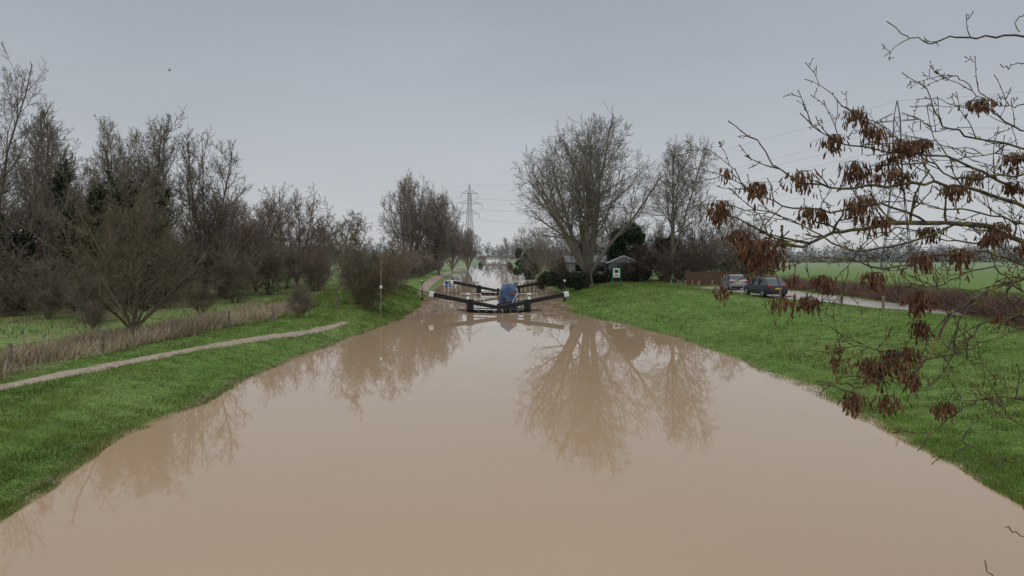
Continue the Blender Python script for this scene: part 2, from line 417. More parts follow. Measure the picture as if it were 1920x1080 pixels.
def leaf_cloud(name, clumps, m, n, size, loc=(0,0,0), flat=.0, shell=.55):
    C = np.array(clumps, float); vol = (C[:, 3]*C[:, 4]*C[:, 5])**(.67); pr = vol/vol.sum()
    i = np.random.choice(len(C), n, p=pr)
    d = np.random.randn(n, 3); d /= np.linalg.norm(d, axis=1, keepdims=True)
    r = (shell+(1-shell)*np.random.rand(n))**.8*(1+.12*np.random.randn(n))
    P = C[i, :3]+d*r[:, None]*C[i, 3:]
    u = np.random.randn(n, 3); u /= np.linalg.norm(u, axis=1, keepdims=True)
    v = np.cross(u, np.random.randn(n, 3)); v /= np.linalg.norm(v, axis=1, keepdims=True)
    s = size*(.5+np.random.rand(n))[:, None]
    V = np.stack([P-u*s, P-v*s*.5, P+u*s, P+v*s*.5], 1).reshape(-1, 3)
    F = np.arange(n*4).reshape(n, 4)
    return np_mesh(name, V, F, m, loc=loc)

# main trees
lv = gen(12, 24.2, 22.5, .66, .015, stems=10, fork=.08, sang=(3, 48), K=(13,8,7,4), LR=(.38,.5,.48,.5), ang=(42,40,40,40), zc=.5, t0=.28, ragged=.06, lobes=.3)
place('bare_tree', lv, M['bark_main'], gz(10.6, 95))
lv = gen(31, 22.6, 11.0, .42, .015, stems=4, fork=.2, sang=(4, 26), K=(15,8,6,4), LR=(.32,.5,.48,.5), zc=.58, lean=(.18, 0), skew=(4.0,0), ang=(46,40,40,40), lobes=.5)
place('bare_tree', lv, M['bark_main'], gz(21.8, 96))
def ivy_for(levels, loc, hmax, n, thick=.5):
    pts = []
    for p in levels[0]+levels[1][:3]:
        q = np.array(p[0])
        for a, b in zip(q[:-1], q[1:]):
            for t in np.linspace(0, 1, 6):
                c = a*(1-t)+b*t
                if 0 < c[2] < hmax*random.uniform(.8, 1.1): pts.append(c)
    cl = [(c[0]+random.gauss(0,.3), c[1]+random.gauss(0,.3), c[2], thick*random.uniform(.6,1.7), thick*random.uniform(.6,1.7), .7) for c in pts]
    return leaf_cloud('ivy', cl, M['ivy'], n, .15, loc=loc, shell=.15)
specs = [(-49.5,64,25.5,13,1,0,4),(-46.0,68,21.5,9,2,0,3),(-38.2,60.5,17.0,6.5,7,13.0,3),(-41.5,73,20.5,9,3,0,4),(-38.6,74,21.2,10,4,0,4),(-34.5,77,20.2,10,5,0,4),(-33.2,60.5,15.0,5.5,6,11.8,3),(-43.5,60,17,6,9,8.5,2),(-44.0,77,21.5,11,10,0,4),(-50,74,22,10,11,0,4)]
for (x, y, h, w, sd, iv, st) in specs:
    lv = gen(sd*13+5, h, w, .34, .0145, stems=st, fork=.12, sang=(3, 20), K=(16,8,6,3), LR=(.28,.5,.5,.5), ang=(34,34,36,38), trop=.08, zc=.6)
    L = gz(x, y); place('bare_tree', lv, M['bark_left'], L)
    if iv: ivy_for(lv, L, iv, 7500, .55)
lv = gen(77, 13.5, 11, .26, .015, stems=7, fork=.06, sang=(5, 48), K=(11,8,6,3), LR=(.4,.5,.5,.5), zc=.5); t_br = place('bare_tree', lv, M['bark_red'], gz(-33, 88))
for a in [(-36,84,.8,2.0),(-34,108,1.2,4.0),(-56,62,1.0,1.0),(-42,78,.9,3.0),(-29,105,.8,5.0),(-48,78,1.1,2.2),(-52,82,1.1,.3),(-60,75,1.2,1.9),(-38,98,1.1,2.9),(-46,104,1.1,4.4),(-46,62,.75,5.1)]:
    inst(t_br, 'bare_tree', *a)
lv = gen(5, 19, 18, .6, .03, stems=7, fork=.22, sang=(15, 70), K=(8,6,5,4), LR=(.45,.55,.5,.5), ang=(50,48,45,45), wig=.17, zc=.55); place('oak_tree', lv, M['bark_mid_hazy'], gz(-49, 200))
lv = gen(91, 22.5, 15, .4, .02, stems=10, fork=.06, sang=(3, 36), K=(13,9,6,3), LR=(.3,.5,.5,.5), ang=(30,32,34,36), trop=.08, zc=.5, ragged=.06, lobes=.4); t_w = place('willow_tree', lv, M['bark_mid_hazy'], gz(-22.3, 150))
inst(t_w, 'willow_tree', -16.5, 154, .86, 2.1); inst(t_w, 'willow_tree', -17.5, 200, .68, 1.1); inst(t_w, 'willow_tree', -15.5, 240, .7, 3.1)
lv = gen(41, 15, 15, .3, .035, stems=6, fork=.1, sang=(5, 50), K=(9,7,5), LR=(.4,.5,.5), ang=(42,40,40), zc=.52); t_f = place('distant_tree', lv, M['bark_far_hazy'], gz(6, 230))
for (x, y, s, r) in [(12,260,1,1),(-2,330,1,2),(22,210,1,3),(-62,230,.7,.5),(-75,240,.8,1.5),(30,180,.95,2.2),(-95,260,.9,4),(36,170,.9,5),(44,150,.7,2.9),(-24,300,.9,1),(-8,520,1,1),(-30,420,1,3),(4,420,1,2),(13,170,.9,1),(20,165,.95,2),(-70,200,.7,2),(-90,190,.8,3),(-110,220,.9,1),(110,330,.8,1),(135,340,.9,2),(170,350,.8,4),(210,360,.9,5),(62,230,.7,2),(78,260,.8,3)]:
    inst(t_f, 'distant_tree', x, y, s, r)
lv = gen(52, 12.5, 10, .2, .015, stems=6, fork=.05, sang=(5, 45), K=(10,7,6,3), LR=(.4,.5,.5,.5)); t_s = place('bare_tree', lv, M['bark_main'], gz(33, 100))
inst(t_s, 'bare_tree', 28, 104, .95, 2); inst(t_s, 'bare_tree', 38, 112, .8, 4); inst(t_s, 'bare_tree', 17, 108, 1.0, 1); inst(t_s, 'bare_tree', 5, 125, .8, 1)
# bushes
lv = gen(3, 9.0, 9.6, .14, .0068, stems=9, fork=.07, sang=(6, 60), K=(12,8,7,3), LR=(.45,.5,.5,.5), ang=(42,42,42,42), wig=.11, zc=.5, t0=.12, ragged=.16); place('bare_bush', lv, M['bark_near'], gz(-21.6, 39))
lv = gen(8, 8.0, 6.0, .07, .008, stems=14, fork=0, sang=(3, 34), K=(12,8,6,3), LR=(.3,.5,.5,.5), ang=(40,42,42,42), wig=.1, zc=.45, t0=.05, ragged=.2); place('bare_bush', lv, M['bark_near'], gz(-11.9, 57))
lv = gen(21, 5.4, 6.4, .06, .010, stems=13, fork=0, sang=(5, 50), K=(9,7,6), LR=(.4,.5,.5), ang=(40,42,42), wig=.11, zc=.45, t0=.05, ragged=.2); b1 = place('thicket', lv, M['brush'], gz(-44, 66), sides=(5,4,3,3,3))
for (x, y, s) in [(-31,50,.9),(-36,53,1.0),(-41,56,1.2),(-45,58,1.4),(-50,58,1.5),(-33,64,1.35),(-38,64,1.5),(-28.5,70,1.15),(-43,52,1.1),(-30,84,1.4),(-26,90,1.1),(-13.5,60,.95),(-14.3,65,1.0),(-13.9,75,.9),(-14.8,84,1),(-55,58,1.5),(-36,72,1.6),(-48,70,1.7),(-54,66,1.8),(-41,69,1.6),(-27,44,.45),(-15.5,50,.45),(-18,58,.5),(-16,92,1),(-32,76,1.5),(-36,80,1.6),(-40,84,1.6),(-45,86,1.7),(-28,98,1.3),(-33,100,1.4),(-39,104,1.5),(-50,88,1.7),(-56,84,1.8),(-26,57,.6),(-39,46,.8)]:
    inst(b1, 'thicket', x, y, s, random.random()*6)
lv = gen(33, 5.4, 7, .1, .028, stems=12, fork=0, sang=(5, 50), K=(8,6,5), LR=(.4,.5,.5), ang=(40,42,42), wig=.11, zc=.45, t0=.05); b2 = place('thicket', lv, M['bark_mid_hazy'], gz(-18.5, 120), sides=(5,4,3,3,3))
for (x, y, s) in [(-18.5,104,.9),(-19.5,112,1),(-17.8,128,1),(-20,135,1.3),(-19,150,1.3),(-21,165,1.4),(-22,185,1.5),(-38,130,1),(-60,150,1),(-80,160,1.2),(9,140,1.2),(11,165,1.3),(-23,205,1.5),(-50,140,.8),(7,190,1.4),(10,130,1.1),(9,118,1.0)]:
    inst(b2, 'thicket', x, y, s, random.random()*6)
def blob(cx, w, d, h, n, seed, z0=0):
    rng = random.Random(seed); r = []
    for i in range(n):
        t = rng.random(); a = rng.random()*6.28; q = (1-.45*t)*rng.random()**.5
        s = rng.uniform(.12, .22)
        r.append((cos(a)*q*w/2, sin(a)*q*d/2, z0+h*(.1+.8*t), w*s, d*s, h*s*.7))
    return r
leaf_cloud('laurel_bush', blob(0, 6.5, 5, 9.0, 34, 1), M['laurel'], 17000, .16, loc=gz(17.3, 102))
leaf_cloud('laurel_bush', blob(0, 5, 4, 6.5, 22, 2), M['hedge_green'], 9000, .15, loc=gz(22.6, 99))
leaf_cloud('conifer_bush', blob(0, 6, 5, 7.5, 24, 3), M['conifer'], 9000, .2, loc=gz(2.8, 150))
leaf_cloud('conifer_bush', blob(0, 5, 4, 7.0, 20, 4), M['hedge_green'], 7000, .18, loc=gz(11.5, 112))
cl = [(4+i*.55, 93+random.gauss(0,.2), 1.9+random.gauss(0,.2), .7, .8, 1.1) for i in range(12)]
leaf_cloud('garden_hedge', cl, M['hedge_green'], 9000, .11)
lv = gen(55, 7, 7.5, .1, .013, stems=13, fork=0, sang=(5, 48), K=(10,7,6), LR=(.4,.5,.5), zc=.45, wig=.1, t0=.05); b3 = place('thicket', lv, M['bark_dark'], gz(21.5, 93), sides=(5,4,3,3,3))
for (x, y, s) in [(25.5,94,1.0),(29.5,95,.95),(26,100,1.2),(18,98,.9),(33,97,.75),(8.5,103,.8),(13,107,.9),(22,100,1.2),(36,99,.6),(15.5,97,.45)]:
    inst(b3, 'thicket', x, y, s, random.random()*6)
# field hedge (right)
polys = []
rng = random.Random(9)
for i in range(14500):
    yy = 24+rng.random()**1.0*60; xx = float(np.interp(yy, [24,36,50,84], [23.6,26.4,28.8,29.5]))+rng.gauss(0, .5)
    z = float(np.interp(yy, [26, 82], [1.85, 1.5]))-.1; p = (xx, yy, z); d = norm((rng.gauss(0,.5), rng.gauss(0,.5), 1)); pts = [p]
    Lh = rng.uniform(.38, .60)*(1+.15*sin(yy*.9)+.1*sin(yy*2.3))
    for j in range(3):
        d = norm((d[0]+rng.gauss(0,.4), d[1]+rng.gauss(0,.4), d[2]+rng.gauss(0,.2))); p = tuple(p[a]+d[a]*Lh for a in range(3)); pts.append(p)
    polys.append((pts, [.02,.015,.012,.008]))
join_tubes('field_hedge', [(polys, 3, 0)], [M['hedge_brown']])
def treeline(name, pts, m, n, size, hmin, hmax, seed):
    rng = random.Random(seed); cl = []
    for i in range(len(pts)-1):
        a, b = pts[i], pts[i+1]; L = math.dist(a, b); k = max(2, int(L/7))
        for j in range(k):
            t = j/k; h = rng.uniform(hmin, hmax)
            cl.append((a[0]*(1-t)+b[0]*t, a[1]*(1-t)+b[1]*t, h*.45, rng.uniform(4, 8), rng.uniform(4, 8), h*.5))
    return leaf_cloud(name, cl, m, n, size, shell=.1)
treeline('distant_treeline', [(-330,330),(-200,330),(-110,340),(-60,330)], M['hazy_mass'], 26000, .6, 5, 12, 1)
treeline('distant_treeline', [(-900,800),(-300,760),(-20,740),(200,760),(600,700),(1100,800)], M['hazy_mass2'], 60000, 1.1, 10, 24, 2)
treeline('distant_treeline', [(120,370),(230,380),(330,400)], M['hazy_mass'], 20000, .6, 5, 12, 3)
treeline('distant_treeline', [(40,190),(60,215),(90,300)], M['hazy_mass'], 12000, .4, 4, 8, 5)

# ------------------------------------------------------------ lock
def lock_gates(name, cx, y0, extra=False):
    b = MB()
    b.box((cx, y0-.8, .1), (.3,.3,1.5), 'black')
    for s in (-1, 1):
        tip = np.array([cx+s*6.55, y0+1.7, 1.62]); mit = np.array([cx+s*.12, y0-.75, .52])
        k = tip*.93+mit*.07
        b.beam(mit, k, .3, .32, 'black', .36, .42)
        b.beam(k, tip, .375, .435, 'white', .40, .47)
        heel = tip*.37+mit*.63
        b.beam(np.array([mit[0], mit[1]+.05, -.25]), np.array([heel[0], heel[1]+.05, -.25]), .18, 1.0, 'black')
        b.box((heel[0], heel[1], .25), (.36,.36,1.9), 'black')
        for q in (.42,):
            c = tip*q+mit*(1-q)
            b.box((c[0], c[1]-.32, .75), (.28,.22,1.7), 'black'); b.box((c[0], c[1]-.32, 1.7), (.34,.28,.2), 'white')
            b.cyl((c[0], c[1]-.45, 1.35), (c[0], c[1]-.62, 1.35), .16, 'white')
        w0 = np.array([mit[0]+s*.25, mit[1]-.42, .42]); w1 = np.array([heel[0]+s*.3, heel[1]-.42, .42])
        b.beam(w0, w1, .4, .06, 'black')
        for t in (0, .3, .6):
            p = w0*(1-t)+w1*t
            b.beam(p+np.array([0,0,-.03]), p+np.array([0,0,-.34]), .04, .04, 'white')
        r0 = tip*.24+mit*.76; r1 = tip*.54+mit*.46
        r0 = r0+np.array([0,.25,0]); r1 = r1+np.array([0,.25,0])
        for t in (0, .5, 1):
            p = r0*(1-t)+r1*t; b.cyl((p[0], p[1], .4), (p[0], p[1], 1.72), .028, 'white', n=6)
        for zz in (1.2, 1.72):
            b.cyl((r0[0], r0[1], zz), (r1[0], r1[1], zz), .028, 'white', n=6)
        b.cyl((r0[0], r0[1], 1.72), (r0[0]-s*.45, r0[1], .8), .028, 'white', n=6)
        b.box((cx+s*3.4, y0+1.5, .05), (1.1,.5,.3), 'wood')
    return b.make(name, bevel=.02)
lock_gates('lock_gates', -1.23, 63)
lock_gates('lock_gates', -1.85, 92)
b = MB()
for s in (-1, 1):
    b.box((-1.5+s*2.75, 78, -.55), (.7, 34, .9), 'brick')
b.make('lock_chamber_wall')
b = MB()
for i in range(5): b.cyl((i*.55,0,-.3), (i*.55,0,1.25), .04, 'white', n=6)
for zz in (.6,1.2): b.cyl((0,0,zz), (2.2,0,zz), .04, 'white', n=6)
b.box((.5,.08,.75), (.9,.04,.8), 'bluep')
b.make('safety_railing', loc=(-9.4, 95, .5))
b = MB()
for i in range(4): b.cyl((i*.6,0,-.3), (i*.6,0,1.2), .04, 'white', n=6)
for zz in (.6,1.15): b.cyl((0,0,zz), (1.8,0,zz), .04, 'white', n=6)
b.make('safety_railing', loc=(1.3, 96, .5))
def narrowboat(name, loc, L=17, col='blue', rz=0):
    b = MB(); st = [(0,.25,.75),(1.2,.75,.55),(2.6,1.02,.45),(L-1.5,1.02,.45),(L,.7,.55)]
    vs = []; fs = []
    for y, w, z in st:
        vs += [(-w*.85,y,-.4),(-w,y,z),(w,y,z),(w*.85,y,-.4)]
    for i in range(len(st)-1):
        for j in range(3): a = i*4+j; fs.append((a, a+1, a+5, a+4))
    fs += [(0,3,2,1), (4*len(st)-4, 4*len(st)-3, 4*len(st)-2, 4*len(st)-1)]
    b.add(vs, fs, 'black')
    def prism(y0, y1, wb, wt, zb, zt, m, lean0=0):
        b.add([(-wb,y0,zb),(wb,y0,zb),(wt,y0+lean0,zt),(0,y0+lean0,zt+.1),(-wt,y0+lean0,zt),(-wb,y1,zb),(wb,y1,zb),(wt,y1,zt),(0,y1,zt+.1),(-wt,y1,zt)],
              [(0,1,2,3,4),(9,8,7,6,5),(1,6,7,2),(2,7,8,3),(3,8,9,4),(4,9,5,0),(0,5,6,1)], m)
    prism(3.6, L-2, .96, .8, .4, 1.75, col)
    b.add([(-.98,1.1,.5),(.98,1.1,.5),(.72,1.5,1.65),(0,1.6,2.2),(-.72,1.5,1.65),(-1.02,3.6,.5),(1.02,3.6,.5),(.82,3.6,1.76),(0,3.6,2.02),(-.82,3.6,1.76)],
          [(0,1,2,3,4),(1,6,7,2),(2,7,8,3),(3,8,9,4),(4,9,5,0)], 'blue' if L == 17 else col)
    b.add([(.05,1.28,1.25),(.68,1.28,1.25),(.36,1.42,1.8)], [(0,1,2)], 'redbrown')
    b.box((-.45,1.18,.95), (.4,.05,.35), 'glass')
    for i in range(5):
        b.box((-.9, 5+i*2, 1.2), (.1,.9,.4), 'white')
        b.box((.9, 5+i*2, 1.2), (.1,.9,.4), 'white')
    return b.make(name, loc=loc, rz=rz)
narrowboat('narrowboat', (-.35, 65.5, .08))
narrowboat('narrowboat', (-1.3, 300, .1), 18, 'black'); narrowboat('narrowboat', (-.6, 270, .1), 18, 'fence'); narrowboat('narrowboat', (-15.4, 330, .1), 18, 'green_paint')
N = 5200
ang = np.random.rand(N)*2*pi; r = np.sqrt(np.random.rand(N))
cent = np.array([(-7.5,64,3.2,3),(-8,70,2.6,7),(-6.5,80,3,8),(3.2,63,3.5,1.6),(4.5,70,1.8,7),(-1.5,61.3,5,.5),(-9.3,60,1.5,2.5),(3.5,82,2.5,8)])
i = np.random.choice(len(cent), N, p=np.array([.22,.17,.15,.12,.1,.06,.08,.1]))
x = cent[i, 0]+np.cos(ang)*r*cent[i, 2]; y = cent[i, 1]+np.sin(ang)*r*cent[i, 3]
k = wav(x, y, 2.2)+.3*np.random.randn(N) > .1; x, y = x[k], y[k]; n = len(x)
a = np.random.rand(n)*pi; l = .06+.4*np.random.rand(n)**4; w = .02+.08*np.random.rand(n)
ux, uy = np.cos(a)*l, np.sin(a)*l; vx, vy = -np.sin(a)*w, np.cos(a)*w; zz = .01+.05*np.random.rand(n)
V = np.stack([np.stack([x-ux, y-uy, zz], 1), np.stack([x+vx, y+vy, zz*.4], 1), np.stack([x+ux, y+uy, zz+.02], 1), np.stack([x-vx, y-vy, zz*.4], 1)], 1).reshape(-1, 3)
np_mesh('floating_debris', V, np.arange(n*4).reshape(n, 4), M['debris'])

for x, y in ((-10.4, 79), (6.0, 78)):
    b = MB(); b.cyl((0,0,-.2), (0,0,2.5), .05, 'black', n=8); b.box((0,-.06,2.35), (.34,.03,.42), 'black'); b.box((0,-.08,2.38), (.22,.01,.2), 'white')
    b.box((0,0,.1), (.3,.3,.5), 'black'); b.make('mooring_sign', loc=(x, y, float(hgt(x, y))))
b = MB()
for s in (-.5, .5): b.box((s,0,1.25), (.12,.12,2.6), 'green_paint')
b.box((0,0,1.75), (.88,.06,1.25), 'green_paint'); b.box((0,-.045,1.75), (.74,.02,1.08), 'white'); b.box((0,-.06,1.95), (.5,.01,.4), 'hedge_green'); b.box((0,-.06,1.45), (.5,.01,.3), 'roof')
b.beam((-.75,0,2.5), (0,0,2.85), .4, .06, 'green_paint'); b.beam((.75,0,2.5), (0,0,2.85), .4, .06, 'green_paint')
b.make('notice_board', loc=(12.7, 83, float(hgt(12.7, 83))))
# bungalow
b = MB()
b.box((0,0,1.1), (9,6,2.2), 'render')
b.add([(-5,-3.5,2.1),(5,-3.5,2.1),(5,3.5,2.1),(-5,3.5,2.1),(-5,0,3.1),(5,0,3.1)], [(0,1,5,4),(2,3,4,5),(0,4,3),(1,2,5)], 'roof')
for xx in (-3,0,3): b.box((xx,-3.02,1.2), (1.3,.06,.9), 'glass'); b.box((xx,-3.06,.7), (1.5,.1,.08), 'white')
b.box((-1.5,-3.02,1.0), (.9,.06,1.9), 'green_paint')
b.box((3.0,-4.4,1.0), (3.6,2.6,2.0), 'render')
b.add([(.6,-6.2,2.0),(5.4,-6.2,2.0),(3.0,-6.2,3.0),(.6,-3,2.0),(5.4,-3,2.0),(3.0,-3,3.0)], [(0,1,2),(0,2,5,3),(1,4,5,2),(0,3,4,1)], 'roof')
b.beam((.5,-6.25,2.0), (3.0,-6.25,3.05), .08, .2, 'white'); b.beam((5.5,-6.25,2.0), (3.0,-6.25,3.05), .08, .2, 'white')
b.box((3.0,-5.73,1.2), (1.4,.06,.9), 'glass')
b.make('bungalow', loc=(13.0, 104, float(hgt(13, 104))+.7))
lf = [(8.5+i*.75, 96.5+random.gauss(0,.3), 2.1+random.gauss(0,.2), .7, .7, .8*random.uniform(.7,1.5)) for i in range(14)]
leaf_cloud('garden_shrubs', lf, M['hedge_green'], 8000, .11)
b = MB()
for i in range(40):
    b.box((i*.16,0,.85+.02*random.random()), (.145,.03,1.75), 'fence')
for i in range(5): b.box((i*1.6-.08,.05,.95), (.1,.1,2.0), 'fence')
b.make('wooden_fence', loc=(21.0, 82, float(hgt(24, 82))))
def bollard(x, y):
    b = MB(); b.cyl((0,0,-.2), (0,0,.75), .085, 'wood', n=8); b.cyl((0,0,.75), (0,0,.8), .085, 'wood', .05, n=8)
    b.make('wooden_bollard', loc=(x, y, float(hgt(x, y))))
for x, y in [(24.6,40.2),(23.6,43.4),(22.6,46.8),(21.7,50.2),(20.9,53.2),(18.2,78),(19,78),(19.8,78),(20.6,78),(21.4,78),(17.6,71),(18.0,66),(18.2,61),(22.3,76)]: bollard(x, y)
posts = [(-20.5,22),(-19.8,27),(-19.2,32),(-18.4,37),(-17.4,42),(-16.4,47),(-15.4,52),(-14.6,57)]
b = MB()
for x, y in posts:
    z = float(hgt(x, y)); b.beam((x,y,z-.2), (x+random.gauss(0,.06),y,z+1.15), .11, .11, 'wood')
for (x0,y0),(x1,y1) in zip(posts[:-1], posts[1:]):
    for hh_ in (.5,.8,1.05): b.cyl((x0,y0,float(hgt(x0,y0))+hh_), (x1,y1,float(hgt(x1,y1))+hh_), .008, 'wood', n=4)
b.make('wire_fence')
b = MB(); b.beam((0,0,-.2), (.05,0,4.4), .07, .07, 'wood'); b.box((.05,-.08,2.2), (.18,.03,.24), 'white'); b.make('marker_post', loc=(-10.3, 53.5, .6))

def car(name, loc, rz, paint):
    b = MB()
    st = [(-2.2,.62,.5,.62,.64,.8),(-2.15,.84,.28,.92,.96,.8),(-1.95,.88,.24,.98,1.08,.8),(-1.55,.9,.22,.98,1.46,.66),(-.7,.91,.22,.96,1.55,.68),(.3,.91,.22,.94,1.52,.68),(1.05,.9,.22,.93,1.02,.76),(1.9,.87,.24,.8,.86,.7),(2.15,.78,.28,.66,.7,.6),(2.22,.6,.4,.5,.52,.5)]
    vs = []
    for y, w, z0, zb, zr, wr in st:
        vs += [(-w*.92,y,z0),(-w,y,(z0+zb)/2),(-w*.97,y,zb),(-wr,y,zr),(wr,y,zr),(w*.97,y,zb),(w,y,(z0+zb)/2),(w*.92,y,z0)]
    n = len(st)
    for i in range(n-1):
        for j in range(8):
            a = i*8+j; c = i*8+(j+1) % 8
            m = paint
            if j in (2, 4) and 2 <= i <= 5: m = 'glass'
            if j == 3 and i in (2, 5): m = 'glass'
            b.add([vs[a], vs[c], vs[c+8], vs[a+8]], [(3,2,1,0)], m)
    b.add(vs[:8], [tuple(range(8))], paint); b.add(vs[-8:], [tuple(range(8))[::-1]], paint)
    for sx in (-1, 1):
        for yy in (-1.35, 1.35):
            b.cyl((sx*.72,yy,.33), (sx*.93,yy,.33), .34, 'tyre', n=18); b.cyl((sx*.93,yy,.33), (sx*.945,yy,.33), .2, 'alloy', n=12)
        b.box((sx*.68,-2.15,.86), (.3,.12,.18), 'redlight'); b.box((sx*.6,2.12,.62), (.34,.12,.14), 'white')
        b.box((sx*1.0,.75,1.0), (.16,.12,.12), paint)
        b.box((sx*.7,-.6,1.56), (.04,1.9,.04), 'alloy')
        for yy in (-.7,.35): b.box((sx*.845,yy,1.22), (.13,.07,.5), paint)
    b.box((0,-2.21,.72), (.52,.03,.12), 'plate'); b.box((0,-2.12,.36), (1.5,.16,.16), 'tyre')
    return b.make(name, loc=loc, rz=rz, bevel=.025)
car('parked_car', (20.9, 56.5, float(hgt(20.9, 56.5))+.04), radians(8), 'carpaint')
car('parked_car', (22.4, 69, float(hgt(22.4, 69))+.04), radians(-5), 'carsilver')

def pylon(name, x, y, h, rz, mt, th):
    b = MB(); lv = [(0,4.2),(.18,3.1),(.34,2.3),(.48,1.7),(.58,1.35),(.66,1.2),(.74,1.05),(.82,.95),(.90,.8),(1.0,.05)]
    c = [[(sx*w*h/50, sy*w*h/50, z*h) for sx, sy in ((-1,-1),(1,-1),(1,1),(-1,1))] for z, w in lv]
    for i in range(len(lv)-1):
        for j in range(4):
            k = (j+1) % 4
            b.beam(c[i][j], c[i+1][j], th, th, mt)
            b.beam(c[i][j], c[i+1][k], th*.6, th*.6, mt); b.beam(c[i][k], c[i+1][j], th*.6, th*.6, mt)
            b.beam(c[i+1][j], c[i+1][k], th*.6, th*.6, mt)
    for z, a in ((.62,7.2),(.75,9.2),(.88,6.0)):
        zz = z*h; a = a*h/50; w = 1.1*h/50
        for s in (-1, 1):
            tip = (s*a, 0, zz)
            for sy in (-1, 1):
                b.beam((s*w, sy*w, zz), tip, th*.8, th*.8, mt); b.beam((s*w, sy*w, zz+.045*h), tip, th*.7, th*.7, mt)
                for q in (.33,.66):
                    p = [(s*w)*(1-q)+tip[0]*q, sy*w*(1-q), zz]; p2 = [p[0], p[1], zz+.045*h*(1-q)]
                    b.beam(p, p2, th*.5, th*.5, mt)
            b.cyl((tip[0],0,zz), (tip[0],0,zz-3*h/50), th*.7, mt, n=5)
    return b.make(name, loc=(x, y, 1), rz=rz)
PY = [(112.8,200,49.5,radians(-25)),(-27.5,442,50,radians(30))]
pylon('electricity_pylon', *PY[0], 'steel', .22); pylon('electricity_pylon', *PY[1], 'steel_hazy', .17)
def wires(name, A, B, sag, r):
    polys = []
    for z, a in ((.62,7.2),(.75,9.2),(.88,6.0),(1.0,0)):
        for s in ((-1, 1) if a else (1,)):
            P = []
            for q in (A, B):
                x, y, h, rz = q; zz = z*h-(3 if a else 0)+1
                P.append(np.array([x+s*a*cos(rz), y+s*a*sin(rz), zz]))
            pts = []
            for t in np.linspace(0, 1, 17):
                p = P[0]*(1-t)+P[1]*t; p[2] -= sag*4*t*(1-t); pts.append(tuple(p))
            polys.append((pts, [r]*17))
    join_tubes(name, [(polys, 3, 0)], [M['wire']])
wires('power_lines', PY[0], PY[1], 8, .03)
wires('power_lines', PY[0], (260,40,50,radians(-35)), 6, .024)
wires('power_lines', PY[1], (-330,800,50,radians(30)), 8, .04)

b = MB()
b.box((-12,600,3.4), (34,4,1.3), 'brick'); b.box((-27,600,1.5), (8,4,3.4), 'brick'); b.box((3,600,1.5), (10,4,3.4), 'brick'); b.box((-12,598,4.5), (34,.3,.5), 'brick')
b.make('canal_bridge')
b = MB()
b.add([(-.3,0,0),(0,-.06,.05),(.3,0,0),(0,.06,-.03),(0,0,.09)], [(0,1,4),(1,2,4),(2,3,4),(3,0,4),(0,3,2,1)], 'black')
b.add([(0,0,.05),(.12,0,.05),(.05,.55,.28),(-.02,.5,.26)], [(0,1,2,3)], 'black'); b.add([(0,0,.05),(.12,0,.05),(.05,-.55,.28),(-.02,-.5,.26)], [(3,2,1,0)], 'black')
b.make('bird', loc=(-50.2, 100, 32.3), rz=.6)

